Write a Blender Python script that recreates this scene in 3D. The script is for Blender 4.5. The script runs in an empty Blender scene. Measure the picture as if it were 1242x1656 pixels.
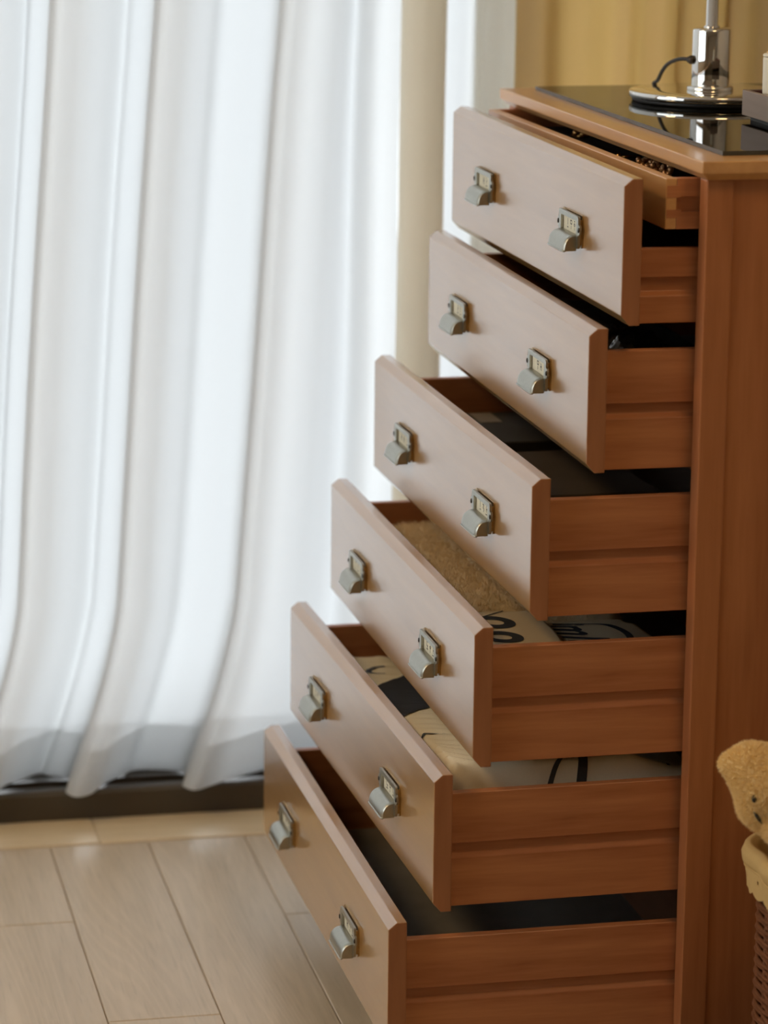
import bpy, bmesh, math, random
from mathutils import Vector, Matrix

# ------------------------------------------------------------------ scene, camera, world, exposure
C = bpy.context.scene
COL = C.collection
random.seed(7)
R_ = Vector((0.0, 0.0, 0.0))
FPX = 5166.07
YAW, PITCH, ROLL = 0.23366673, -0.22705110, 0.01022232
CAMPOS = Vector((-1.18375474, -3.16475298, 1.44259123))
THETA = 0.0230878            # the room is turned this much against the chest


def camera():
    cy, sy, cp, sp = math.cos(YAW), math.sin(YAW), math.cos(PITCH), math.sin(PITCH)
    cr, sr = math.cos(ROLL), math.sin(ROLL)
    fwd = Vector((sy * cp, cy * cp, sp))
    right = Vector((cy, -sy, 0))
    up = right.cross(fwd)
    r2 = cr * right + sr * up
    u2 = -sr * right + cr * up
    cd = bpy.data.cameras.new('camera')
    cd.sensor_fit = 'VERTICAL'
    cd.sensor_height = 36
    cd.lens = FPX / 1656 * 36
    cd.clip_start = 0.05
    cd.clip_end = 60
    cd.dof.use_dof = True
    cd.dof.focus_distance = 3.57
    cd.dof.aperture_fstop = 4.2
    o = bpy.data.objects.new('camera', cd)
    m = Matrix((r2, u2, -fwd)).transposed().to_4x4()
    m.translation = CAMPOS
    o.matrix_world = m
    COL.objects.link(o)
    C.camera = o


camera()
C.view_settings.view_transform = 'Standard'
C.view_settings.look = 'None'
C.view_settings.exposure = 0.0
C.view_settings.gamma = 1.0
C.view_settings.use_curve_mapping = False
C.cycles.use_denoising = True
C.cycles.max_bounces = 10
C.cycles.diffuse_bounces = 6
C.cycles.glossy_bounces = 5
C.cycles.transmission_bounces = 8
C.cycles.transparent_max_bounces = 12
C.cycles.caustics_reflective = False
C.cycles.caustics_refractive = False
C.cycles.sample_clamp_indirect = 8

world = bpy.data.worlds.new('overcast_sky')
C.world = world
world.use_nodes = True
bgn = world.node_tree.nodes['Background']
bgn.inputs['Color'].default_value = (0.92, 0.96, 1.0, 1)
bgn.inputs['Strength'].default_value = 3.5


def fill_light(name, loc, watt, size):
    # warm fill lights added under the ceiling, out of view, to brighten the chest
    ld = bpy.data.lights.new(name, 'AREA')
    ld.shape = 'DISK'
    ld.size = size
    ld.energy = watt
    ld.color = (1.0, 0.66, 0.30)
    o = bpy.data.objects.new(name, ld)
    o.location = loc
    COL.objects.link(o)


fill_light('warm_fill', (-2.2, 0.1, 2.5), 20, .7)
fill_light('warm_fill', (0.15, -.95, 2.5), 8.5, .5)


# ------------------------------------------------------------------ helpers
class MB:
    """collects shapes; build() links them as one mesh object"""

    def __init__(self):
        self.v, self.f, self.mi, self.sm = [], [], [], []

    def add(self, vs, fs, mi=0, smooth=False):
        n = len(self.v)
        self.v += [tuple(p) for p in vs]
        for f in fs:
            self.f.append(tuple(i + n for i in f))
            self.mi.append(mi)
            self.sm.append(smooth)
        return self

    def box(self, a, b, mi=0):
        x0, y0, z0 = a
        x1, y1, z1 = b
        vs = [(x0, y0, z0), (x1, y0, z0), (x1, y1, z0), (x0, y1, z0), (x0, y0, z1), (x1, y0, z1), (x1, y1, z1), (x0, y1, z1)]
        return self.add(vs, [(0, 3, 2, 1), (4, 5, 6, 7), (0, 1, 5, 4), (1, 2, 6, 5), (2, 3, 7, 6), (3, 0, 4, 7)], mi)

    def prism(self, prof, axis, a, b, mi=0, smooth=False):
        """prof: 2-D points in the plane of the two other axes (cyclic order)"""
        def P(u, v, t):
            return {'x': (t, u, v), 'y': (u, t, v), 'z': (u, v, t)}[axis]
        n = len(prof)
        vs = [P(u, v, a) for u, v in prof] + [P(u, v, b) for u, v in prof]
        fs = [tuple(range(n))[::-1], tuple(range(n, 2 * n))]
        self.add(vs, fs, mi, False)
        k = len(self.v) - 2 * n
        for i in range(n):
            j = (i + 1) % n
            self.f.append((k + i, k + j, k + n + j, k + n + i))
            self.mi.append(mi)
            self.sm.append(smooth)
        return self

    def lathe(self, prof, c=(0, 0, 0), n=48, mi=0, smooth=True):
        """prof: (r, z) from bottom to top"""
        vs, fs = [], []
        for r, z in prof:
            for i in range(n):
                a = 2 * math.pi * i / n
                vs.append((c[0] + r * math.cos(a), c[1] + r * math.sin(a), c[2] + z))
        for k in range(len(prof) - 1):
            for i in range(n):
                j = (i + 1) % n
                fs.append((k * n + i, k * n + j, (k + 1) * n + j, (k + 1) * n + i))
        self.add(vs, fs, mi, smooth)
        return self

    def tube(self, pts, r, n=8, mi=0, closed=False, caps=True):
        pts = [Vector(p) for p in pts]
        m = len(pts)
        rr = r if isinstance(r, (list, tuple)) else [r] * m
        vs, fs = [], []
        ref = None
        for i, p in enumerate(pts):
            if closed:
                t = pts[(i + 1) % m] - pts[i - 1]
            else:
                t = pts[min(i + 1, m - 1)] - pts[max(i - 1, 0)]
            t.normalize()
            if ref is None:
                ref = Vector((0, 0, 1)) if abs(t.z) < .9 else Vector((1, 0, 0))
            a = t.cross(ref).normalized()
            b = t.cross(a).normalized()
            ref = -b if (-b).dot(ref) > 0 else b
            for k in range(n):
                q = 2 * math.pi * k / n
                vs.append(p + rr[i] * (math.cos(q) * a + math.sin(q) * b))
        for i in range(m if closed else m - 1):
            i2 = (i + 1) % m
            for k in range(n):
                k2 = (k + 1) % n
                fs.append((i * n + k, i * n + k2, i2 * n + k2, i2 * n + k))
        if caps and not closed:
            fs.append(tuple(range(n))[::-1])
            fs.append(tuple(range((m - 1) * n, m * n)))
        return self.add(vs, fs, mi, True)

    def grid(self, fn, nu, nv, mi=0, smooth=True, flip=False):
        vs = [fn(i / nu, j / nv) for j in range(nv + 1) for i in range(nu + 1)]
        fs = []
        for j in range(nv):
            for i in range(nu):
                a = j * (nu + 1) + i
                q = (a, a + 1, a + nu + 2, a + nu + 1)
                fs.append(q[::-1] if flip else q)
        return self.add(vs, fs, mi, smooth)

    def sphere(self, c, r, n=12, m=8, mi=0):
        rx, ry, rz = r if isinstance(r, (tuple, list)) else (r, r, r)
        vs = [(c[0], c[1], c[2] - rz)]
        for j in range(1, m):
            b = -math.pi / 2 + math.pi * j / m
            for i in range(n):
                a = 2 * math.pi * i / n
                vs.append((c[0] + rx * math.cos(b) * math.cos(a), c[1] + ry * math.cos(b) * math.sin(a), c[2] + rz * math.sin(b)))
        vs.append((c[0], c[1], c[2] + rz))
        fs = [(0, 1 + (i + 1) % n, 1 + i) for i in range(n)]
        for j in range(m - 2):
            for i in range(n):
                i2 = (i + 1) % n
                fs.append((1 + j * n + i, 1 + j * n + i2, 1 + (j + 1) * n + i2, 1 + (j + 1) * n + i))
        L = 1 + (m - 2) * n
        fs += [(L + i, L + (i + 1) % n, len(vs) - 1) for i in range(n)]
        return self.add(vs, fs, mi, True)

    def build(self, name, mat, parent=None, bevel=0, seg=2, loc=None, rotz=None, subs=0):
        me = bpy.data.meshes.new(name)
        me.from_pydata(self.v, [], self.f)
        mats = mat if isinstance(mat, (list, tuple)) else [mat]
        for m in mats:
            me.materials.append(m)
        me.polygons.foreach_set('material_index', self.mi)
        me.polygons.foreach_set('use_smooth', self.sm)
        if bevel:
            bm = bmesh.new()
            bm.from_mesh(me)
            bmesh.ops.remove_doubles(bm, verts=bm.verts, dist=1e-6)
            bmesh.ops.recalc_face_normals(bm, faces=bm.faces)
            es = [e for e in bm.edges if len(e.link_faces) == 2 and e.calc_face_angle(0) > .35]
            bmesh.ops.bevel(bm, geom=es, offset=bevel, segments=seg, profile=.5, affect='EDGES', clamp_overlap=True)
            bm.to_mesh(me)
            bm.free()
        me.update()
        o = bpy.data.objects.new(name, me)
        COL.objects.link(o)
        if parent:
            o.parent = parent
        if loc is not None:
            o.location = loc
        if rotz is not None:
            o.rotation_euler.z = rotz
        if subs:
            md = o.modifiers.new('smooth', 'SUBSURF')
            md.levels = md.render_levels = subs
        return o


def thing(name, label, cat, loc=(0, 0, 0), rotz=0, group=None):
    o = bpy.data.objects.new(name, None)
    o.empty_display_size = .05
    COL.objects.link(o)
    o.location = loc
    o.rotation_euler.z = rotz
    return tag(o, label, cat, group)


def tag(o, label, cat, group=None):
    o['label'] = label
    o['category'] = cat
    if group:
        o['group'] = group
    return o


def structure(o, label=None):
    o['kind'] = 'structure'
    if label:
        o['label'] = label
    return o


def stuff(o):
    o['kind'] = 'stuff'
    return o


def sstep(a, b, x):
    t = min(1, max(0, (x - a) / (b - a)))
    return t * t * (3 - 2 * t)


def noise3(x, y, z):
    from mathutils import noise
    return noise.noise(Vector((x, y, z)))


# ------------------------------------------------------------------ materials
def new_mat(name):
    m = bpy.data.materials.new(name)
    m.use_nodes = True
    nt = m.node_tree
    return m, nt, nt.nodes['Principled BSDF'], nt.nodes['Material Output']


def plain(name, col, rough=.5, metal=0, spec=.5, bump=0, bscale=200, var=0):
    m, nt, b, out = new_mat(name)
    b.inputs['Base Color'].default_value = (*col, 1)
    b.inputs['Roughness'].default_value = rough
    b.inputs['Metallic'].default_value = metal
    b.inputs['Specular IOR Level'].default_value = spec
    tc = nt.nodes.new('ShaderNodeTexCoord')
    n = nt.nodes.new('ShaderNodeTexNoise')
    n.inputs['Scale'].default_value = bscale
    n.inputs['Detail'].default_value = 4
    nt.links.new(tc.outputs['Object'], n.inputs['Vector'])
    if bump:
        bp = nt.nodes.new('ShaderNodeBump')
        bp.inputs['Strength'].default_value = bump
        bp.inputs['Distance'].default_value = .001
        nt.links.new(n.outputs['Fac'], bp.inputs['Height'])
        nt.links.new(bp.outputs['Normal'], b.inputs['Normal'])
    if var:
        mx = nt.nodes.new('ShaderNodeMixRGB')
        mx.inputs['Color1'].default_value = (*[c * (1 - var) for c in col], 1)
        mx.inputs['Color2'].default_value = (*[min(1, c * (1 + var)) for c in col], 1)
        nt.links.new(n.outputs['Fac'], mx.inputs['Fac'])
        nt.links.new(mx.outputs['Color'], b.inputs['Base Color'])
    return m


def wood(name, dark, light, axis='y', rough=.32, scale=1.0, coat=0.0, coat_ior=1.5, spec=.5, streak=None, rand=False, pore=0.0, rings=0.0):
    """procedural wood: grain runs along the given object axis"""
    m, nt, b, out = new_mat(name)
    L = nt.links
    tc = nt.nodes.new('ShaderNodeTexCoord')
    vec = tc.outputs['Object']
    if rand:
        oi = nt.nodes.new('ShaderNodeObjectInfo')
        mul = nt.nodes.new('ShaderNodeVectorMath')
        mul.operation = 'SCALE'
        comb = nt.nodes.new('ShaderNodeCombineXYZ')
        for k in range(3):
            L.new(oi.outputs['Random'], comb.inputs[k])
        L.new(comb.outputs['Vector'], mul.inputs[0])
        mul.inputs['Scale'].default_value = 37.0
        add = nt.nodes.new('ShaderNodeVectorMath')
        L.new(vec, add.inputs[0])
        L.new(mul.outputs['Vector'], add.inputs[1])
        vec = add.outputs['Vector']
    mp = nt.nodes.new('ShaderNodeMapping')
    s = {'x': (1.2, 14, 14), 'y': (14, 1.2, 14), 'z': (14, 14, 1.2)}[axis]
    mp.inputs['Scale'].default_value = [q * scale for q in s]
    L.new(vec, mp.inputs['Vector'])
    n1 = nt.nodes.new('ShaderNodeTexNoise')
    n1.inputs['Scale'].default_value = 1.6
    n1.inputs['Detail'].default_value = 5
    n1.inputs['Distortion'].default_value = .6
    L.new(mp.outputs['Vector'], n1.inputs['Vector'])
    n2 = nt.nodes.new('ShaderNodeTexNoise')
    n2.inputs['Scale'].default_value = 9
    n2.inputs['Detail'].default_value = 3
    L.new(mp.outputs['Vector'], n2.inputs['Vector'])
    mx = nt.nodes.new('ShaderNodeMixRGB')
    mx.inputs['Fac'].default_value = .35
    L.new(n1.outputs['Fac'], mx.inputs['Color1'])
    L.new(n2.outputs['Fac'], mx.inputs['Color2'])
    cr = nt.nodes.new('ShaderNodeValToRGB')
    cr.color_ramp.elements[0].position = .34
    cr.color_ramp.elements[0].color = (*dark, 1)
    cr.color_ramp.elements[1].position = .66
    cr.color_ramp.elements[1].color = (*light, 1)
    if streak:
        e = cr.color_ramp.elements.new(.27)
        e.color = (*streak, 1)
    L.new(mx.outputs['Color'], cr.inputs['Fac'])
    col = cr.outputs['Color']
    if rings:
        # growth rings: bands of a stretched noise field
        mp4 = nt.nodes.new('ShaderNodeMapping')
        mp4.inputs['Scale'].default_value = [q * scale * .35 for q in s]
        L.new(vec, mp4.inputs['Vector'])
        n4 = nt.nodes.new('ShaderNodeTexNoise')
        n4.inputs['Scale'].default_value = 1.0
        n4.inputs['Detail'].default_value = 2
        L.new(mp4.outputs['Vector'], n4.inputs['Vector'])
        mu = nt.nodes.new('ShaderNodeMath')
        mu.operation = 'MULTIPLY'
        mu.inputs[1].default_value = 330
        L.new(n4.outputs['Fac'], mu.inputs[0])
        sn = nt.nodes.new('ShaderNodeMath')
        sn.operation = 'SINE'
        L.new(mu.outputs[0], sn.inputs[0])
        r4 = nt.nodes.new('ShaderNodeValToRGB')
        r4.color_ramp.elements[0].position = .1
        r4.color_ramp.elements[0].color = (1 - rings, 1 - rings, 1 - rings, 1)
        r4.color_ramp.elements[1].position = .9
        r4.color_ramp.elements[1].color = (1, 1, 1, 1)
        L.new(sn.outputs[0], r4.inputs['Fac'])
        m4 = nt.nodes.new('ShaderNodeMixRGB')
        m4.blend_type = 'MULTIPLY'
        m4.inputs['Fac'].default_value = 1
        L.new(col, m4.inputs['Color1'])
        L.new(r4.outputs['Color'], m4.inputs['Color2'])
        col = m4.outputs['Color']
    if pore:
        mp2 = nt.nodes.new('ShaderNodeMapping')
        s2 = {'x': (14, 260, 260), 'y': (260, 14, 260), 'z': (260, 260, 14)}[axis]
        mp2.inputs['Scale'].default_value = s2
        L.new(vec, mp2.inputs['Vector'])
        n3 = nt.nodes.new('ShaderNodeTexNoise')
        n3.inputs['Scale'].default_value = 1
        n3.inputs['Detail'].default_value = 2
        L.new(mp2.outputs['Vector'], n3.inputs['Vector'])
        r3 = nt.nodes.new('ShaderNodeValToRGB')
        r3.color_ramp.elements[0].position = .30
        r3.color_ramp.elements[0].color = (1 - pore, 1 - pore, 1 - pore, 1)
        r3.color_ramp.elements[1].position = .42
        r3.color_ramp.elements[1].color = (1, 1, 1, 1)
        L.new(n3.outputs['Fac'], r3.inputs['Fac'])
        m3 = nt.nodes.new('ShaderNodeMixRGB')
        m3.blend_type = 'MULTIPLY'
        m3.inputs['Fac'].default_value = 1
        L.new(col, m3.inputs['Color1'])
        L.new(r3.outputs['Color'], m3.inputs['Color2'])
        col = m3.outputs['Color']
    L.new(col, b.inputs['Base Color'])
    b.inputs['Roughness'].default_value = rough
    b.inputs['Specular IOR Level'].default_value = spec
    b.inputs['Coat Weight'].default_value = coat
    b.inputs['Coat Roughness'].default_value = rough * .5
    b.inputs['Coat IOR'].default_value = coat_ior
    bp = nt.nodes.new('ShaderNodeBump')
    bp.inputs['Strength'].default_value = .12
    bp.inputs['Distance'].default_value = .0006
    L.new(n2.outputs['Fac'], bp.inputs['Height'])
    L.new(bp.outputs['Normal'], b.inputs['Normal'])
    return m


def cloth(name, col, trans=0.0, tcol=None, clear=0.0, weave=900, bump=.15):
    """woven fabric: diffuse + translucent (+ a little see-through)"""
    m = bpy.data.materials.new(name)
    m.use_nodes = True
    nt = m.node_tree
    nt.nodes.clear()
    L = nt.links
    out = nt.nodes.new('ShaderNodeOutputMaterial')
    d = nt.nodes.new('ShaderNodeBsdfDiffuse')
    tc = nt.nodes.new('ShaderNodeTexCoord')
    n = nt.nodes.new('ShaderNodeTexNoise')
    n.inputs['Scale'].default_value = weave
    n.inputs['Detail'].default_value = 2
    L.new(tc.outputs['Object'], n.inputs['Vector'])
    mx = nt.nodes.new('ShaderNodeMixRGB')
    mx.inputs['Color1'].default_value = (*[c * .94 for c in col], 1)
    mx.inputs['Color2'].default_value = (*[min(1, c * 1.05) for c in col], 1)
    L.new(n.outputs['Fac'], mx.inputs['Fac'])
    L.new(mx.outputs['Color'], d.inputs['Color'])
    bp = nt.nodes.new('ShaderNodeBump')
    bp.inputs['Strength'].default_value = bump
    bp.inputs['Distance'].default_value = .0005
    L.new(n.outputs['Fac'], bp.inputs['Height'])
    L.new(bp.outputs['Normal'], d.inputs['Normal'])
    sh = d.outputs[0]
    if trans:
        t = nt.nodes.new('ShaderNodeBsdfTranslucent')
        t.inputs['Color'].default_value = (*(tcol or col), 1)
        ms = nt.nodes.new('ShaderNodeMixShader')
        ms.inputs[0].default_value = trans
        L.new(sh, ms.inputs[1])
        L.new(t.outputs[0], ms.inputs[2])
        sh = ms.outputs[0]
    if clear:
        tr = nt.nodes.new('ShaderNodeBsdfTransparent')
        ms = nt.nodes.new('ShaderNodeMixShader')
        ms.inputs[0].default_value = clear
        L.new(sh, ms.inputs[1])
        L.new(tr.outputs[0], ms.inputs[2])
        sh = ms.outputs[0]
    L.new(sh, out.inputs['Surface'])
    return m


def thin_glass(name, tint=(1, 1, 1), rough=0.0, ior=1.5):
    m = bpy.data.materials.new(name)
    m.use_nodes = True
    nt = m.node_tree
    nt.nodes.clear()
    L = nt.links
    out = nt.nodes.new('ShaderNodeOutputMaterial')
    fr = nt.nodes.new('ShaderNodeFresnel')
    fr.inputs['IOR'].default_value = ior
    tr = nt.nodes.new('ShaderNodeBsdfTransparent')
    tr.inputs['Color'].default_value = (*tint, 1)
    gl = nt.nodes.new('ShaderNodeBsdfGlossy')
    gl.inputs['Roughness'].default_value = rough
    ms = nt.nodes.new('ShaderNodeMixShader')
    L.new(fr.outputs[0], ms.inputs[0])
    L.new(tr.outputs[0], ms.inputs[1])
    L.new(gl.outputs[0], ms.inputs[2])
    L.new(ms.outputs[0], out.inputs['Surface'])
    return m


CH_D, CH_L, CH_S = (.37, .130, .050), (.54, .225, .095), (.24, .08, .03)
M = {}
M['front'] = wood('cherry_front', (.335, .172, .050), (.42, .224, .070), 'y', rough=.32, scale=.8, coat=1.0, coat_ior=2.0, streak=(.29, .145, .04))
M['side'] = wood('cherry_side', CH_D, CH_L, 'x', rough=.42, scale=1.3, streak=CH_S)
M['post'] = wood('cherry_post', (.34, .12, .042), (.47, .185, .07), 'z', rough=.4, streak=CH_S)
M['top'] = wood('cherry_top', (.56, .29, .11), (.68, .38, .15), 'y', rough=.34, coat=.4)
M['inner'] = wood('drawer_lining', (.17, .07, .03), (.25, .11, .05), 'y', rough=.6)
M['end'] = wood('cherry_end', (.30, .115, .045), (.42, .175, .075), 'z', rough=.45)
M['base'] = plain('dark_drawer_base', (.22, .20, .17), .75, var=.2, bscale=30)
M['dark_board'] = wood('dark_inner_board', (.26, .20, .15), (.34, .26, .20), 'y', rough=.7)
M['metal'] = plain('aged_pewter', (.43, .42, .36), .33, 1.0, bump=.1, bscale=300, var=.12)
M['brass'] = plain('aged_brass', (.46, .30, .13), .35, 1.0, bump=.08, bscale=300, var=.15)
M['screw'] = plain('dark_screw', (.06, .05, .04), .4, .8)
M['card'] = plain('cream_card', (.72, .68, .52), .7, bump=.05)
M['ink'] = plain('black_ink', (.03, .03, .032), .6)
M['chrome'] = plain('polished_chrome', (.82, .80, .76), .05, 1.0)
M['rubber'] = plain('black_rubber', (.012, .012, .012), .55)
M['cable'] = plain('dark_cable', (.03, .025, .02), .45)
M['glass'] = thin_glass('clear_glass', (.97, .985, .97), 0.0, 1.75)
M['glass_edge'] = plain('glass_edge', (.05, .055, .05), .15)
M['window_glass'] = thin_glass('window_glass', (.98, .99, .99))
M['plastic'] = thin_glass('clear_plastic', (.92, .93, .93), .12, 1.45)
M['alu'] = plain('dark_bronze_aluminium', (.075, .064, .052), .45, .1)
M['sheer'] = cloth('white_sheer', (.55, .56, .56), .62, (.93, .945, .95), .04)
M['hem'] = cloth('sheer_side_hem', (.80, .76, .66), .58, (.92, .88, .78))
M['hem2'] = cloth('sheer_side_hem_light', (.80, .78, .72), .72, (.94, .92, .86))
M['drape'] = cloth('beige_drape', (.66, .55, .34), .58, (.88, .72, .42), weave=500)
M['oak'] = wood('oak_plank', (.49, .39, .26), (.60, .49, .345), 'y', rough=.48, coat=.55, rings=.055, scale=.9, rand=True, pore=.10, spec=.45)
M['oak_light'] = wood('pale_oak_border', (.66, .53, .33), (.76, .62, .41), 'x', rough=.36, coat=.3, rand=True, pore=.12)
M['sub'] = plain('floor_joint', (.24, .17, .10), .8)
M['wall'] = plain('warm_grey_wall', (.50, .45, .37), .8, bump=.05, bscale=60)
M['ceil'] = plain('white_ceiling', (.8, .78, .74), .85)
M['fleece'] = plain('beige_fleece', (.88, .74, .52), .95, spec=.1, bump=.8, bscale=160, var=.12)
M['cream'] = cloth('cream_cotton', (.93, .84, .62), .05, weave=700)
M['tote'] = cloth('natural_cotton', (.72, .60, .42), .05, weave=700)
M['navy'] = cloth('navy_print', (.058, .063, .075), weave=600)
M['charcoal'] = plain('charcoal_board', (.05, .045, .04), .6, var=.2, bscale=20)
M['taupe'] = plain('taupe_board', (.11, .085, .065), .6, var=.2, bscale=20)
M['grey_tag'] = plain('grey_tag', (.34, .29, .23), .6)
M['walnut'] = wood('grey_walnut', (.20, .145, .11), (.27, .20, .155), 'y', rough=.5)
M['wine'] = plain('wine_lining', (.13, .04, .03), .7)
M['ivory'] = plain('ivory_ceramic', (.80, .74, .58), .3)
M['bead'] = plain('copper_bead', (.80, .46, .22), .28, .5)
M['gold'] = plain('gold_metal', (.80, .46, .16), .25, 1.0)
M['plush'] = plain('cream_plush', (.94, .74, .39), .95, spec=.1, bump=.2, bscale=240, var=.1)
M['wicker'] = plain('red_brown_wicker', (.17, .065, .026), .6, spec=.3, bump=.2, bscale=90, var=.45)
M['liner'] = cloth('cream_liner', (.62, .44, .19), .1, weave=600)


# ------------------------------------------------------------------ room shell (room axes: turned by THETA)
def room_obj(o):
    o.rotation_euler.z = -THETA
    return o


RX0, RX1, RY0, RY1, RH = -3.3, 1.35, -4.6, 1.24, 2.56
fl = structure(room_obj(MB().box((RX0, RY0, -.06), (RX1, 1.40, -.0125)).build('floor', M['sub'])))
SILL_Y = 1.097
BORD_Y = .989
PW = .1352


def plank_mesh(w, l, t=.0125):
    b = MB().box((-w / 2, -l / 2, -t), (w / 2, l / 2, 0))
    o = b.build('plank', M['oak'], None, bevel=.0011, seg=1)
    me = o.data
    bpy.data.objects.remove(o)
    return me


PL_L = 1.2
pm = plank_mesh(PW - .0009, PL_L - .0009)
short = {}
# columns of planks running towards the window; x of column edges from the photograph
col0 = -.6821
ends = {0: .345, -1: .690, 2: .668, 1: -.12, -2: .25, 3: .08}
n_p = 0
for k in range(-8, 9):
    xc = col0 + (k + .5) * PW
    e = ends.get(k, .1 + .37 * ((k * 7) % 3) + .05 * k % .3)
    # joints at e + n*PL_L
    y = e
    while y < BORD_Y:
        y += PL_L
    while y > -1.6:
        y0, y1 = y - PL_L, min(y, BORD_Y - .0006)
        ln = y1 - y0
        if ln < .02:
            y -= PL_L
            continue
        me = pm if abs(ln - PL_L) < 1e-6 else plank_mesh(PW - .0009, ln - .0009)
        o = bpy.data.objects.new('plank', me)
        COL.objects.link(o)
        o.parent = fl
        o.location = (xc, (y0 + y1) / 2, 0)
        y -= PL_L
# the far rest of the floor, out of the picture
MB().box((RX0, RY0, -.0125), (RX1, -2.85, 0)).box((RX0, -2.85, -.0125), (col0 - 8 * PW, BORD_Y, 0)).box(
    (col0 + 9 * PW, -2.85, -.0125), (RX1, BORD_Y, 0)).build('floor_field', M['oak'], fl)
for a, b in ((-3.2, -1.95), (-1.95, -.612), (-.612, .60), (.60, 1.3)):
    MB().box((a + .0005, BORD_Y + .0006, -.0125), (b - .0005, SILL_Y - .0008, .0015)).build('border_plank', M['oak_light'], fl, bevel=.0012, seg=1)

WX0, WX1, WZ1 = -3.0, .34, 2.36          # window opening
wb = MB()
wb.box((WX1, RY1, 0), (RX1, RY1 + .16, RH)).box((RX0, RY1, 0), (WX0, RY1 + .16, RH)).box((WX0, RY1, WZ1), (WX1, RY1 + .16, RH))
structure(room_obj(wb.build('wall_back', M['wall'])))
# left wall; unseen, uncurtained window added to light drawer fronts and contents
VY0, VY1, VZ0, VZ1 = -2.0, .95, .75, 2.46
wl = MB()
wl.box((RX0 - .1, RY0, 0), (RX0, VY0, RH)).box((RX0 - .1, VY1, 0), (RX0, RY1 + .16, RH)).box((RX0 - .1, VY0, 0), (RX0, VY1, VZ0)).box((RX0 - .1, VY0, VZ1), (RX0, VY1, RH))
structure(room_obj(wl.build('wall_left', M['wall'])))
w2 = MB()
for a, b in (((VY0, VZ0), (VY0 + .05, VZ1)), ((VY1 - .05, VZ0), (VY1, VZ1)), ((VY0, VZ0), (VY1, VZ0 + .05)), ((VY0, VZ1 - .05), (VY1, VZ1)), ((-.45, VZ0), (-.39, VZ1))):
    w2.box((RX0 - .08, a[0], a[1]), (RX0 - .02, b[0], b[1]))
fill_win = structure(room_obj(w2.build('fill_window', M['alu'])))
MB().box((RX0 - .055, VY0 + .04, VZ0 + .04), (RX0 - .049, VY1 - .04, VZ1 - .04)).build('glass_pane', M['window_glass'], fill_win)
structure(room_obj(MB().box((RX1, RY0, 0), (RX1 + .1, RY1 + .16, RH)).build('wall_right', M['wall'])))
structure(room_obj(MB().box((RX0 - .1, RY0 - .1, 0), (RX1 + .1, RY0, RH)).build('wall_front', M['wall'])))
structure(room_obj(MB().box((RX0 - .1, RY0 - .1, RH), (RX1 + .1, RY1 + .16, RH + .1)).build('ceiling', M['ceil'])))
# sliding window with a raised dark bottom frame
w1 = MB()
w1.box((WX0, RY1 + .02, .0), (WX0 + .06, RY1 + .12, WZ1)).box((WX1 - .05, RY1 + .02, .0), (WX1, RY1 + .12, WZ1))
w1.box((WX0, RY1 + .02, WZ1 - .06), (WX1, RY1 + .12, WZ1)).box((WX0, RY1 + .02, .0), (WX1, RY1 + .12, .06))
w1.box((-1.55, RY1 + .03, .06), (-1.48, RY1 + .11, WZ1 - .06))
win = structure(room_obj(w1.build('window_1', M['alu'], bevel=.002, seg=1)))
for a, b in ((WX0 + .06, -1.55), (-1.48, WX1 - .05)):
    MB().box((a, RY1 + .065, .06), (b, RY1 + .071, WZ1 - .06)).build('glass_pane', M['window_glass'], win)
sl = MB()
sl.prism([(SILL_Y, -.012), (SILL_Y, .038), (SILL_Y + .004, .043), (SILL_Y + .022, .043), (SILL_Y + .022, .028), (SILL_Y + .05, .028),
          (SILL_Y + .05, .043), (SILL_Y + .062, .043), (SILL_Y + .062, .024), (RY1 + .02, .024), (RY1 + .02, -.012)], 'x', RX0, RX1)
sl.build('sill_track', M['alu'], win)


# ------------------------------------------------------------------ curtains
def catmull(pts, per=8):
    out = []
    n = len(pts)
    for i in range(n - 1):
        p0, p1, p2, p3 = pts[max(i - 1, 0)], pts[i], pts[i + 1], pts[min(i + 2, n - 1)]
        for k in range(per):
            t = k / per
            out.append(tuple(.5 * (2 * b + (c - a) * t + (2 * a - 5 * b + 4 * c - d) * t * t + (3 * b - a - 3 * c + d) * t ** 3)
                             for a, b, c, d in zip(p0, p1, p2, p3)))
    out.append(pts[-1])
    return out


PLEATS = [(-.658, -.592), (-.518, -.455), (-.351, -.262)]
a = -.658
while a > -2.7:
    a -= .152 + .02 * math.sin(a * 40)
    PLEATS.insert(0, (a, a + .064))
Y_B, Y_F = 1.172, 1.062
pts = [(-2.92, Y_B)]
for a, b in PLEATS:
    pts += [(a - .020, Y_B - .008), (a + .004, Y_B - .022), (a + .008, Y_B - .06), (a - .004, Y_F + .024), (a + .008, Y_F), (a + .030, Y_F + .012),
            (b - .010, Y_B - .055), (b + .018, Y_B - .024), (b + .042, Y_B)]
pts += [(-.205, Y_B), (-.185, Y_B - .035), (-.165, Y_B - .045), (-.150, Y_B - .05)]
path = catmull(pts, 6)


def drift(x, z):
    d = .07 * (z - .72)
    d -= .055 * min(1, max(0, (.32 - z) / .27)) ** 1.5
    return d * sstep(-.15, -.31, x) + .010 * (z - .7) * (1 - sstep(-.15, -.31, x))


HEMZ = .047
SH_TOP = 2.5


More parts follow.
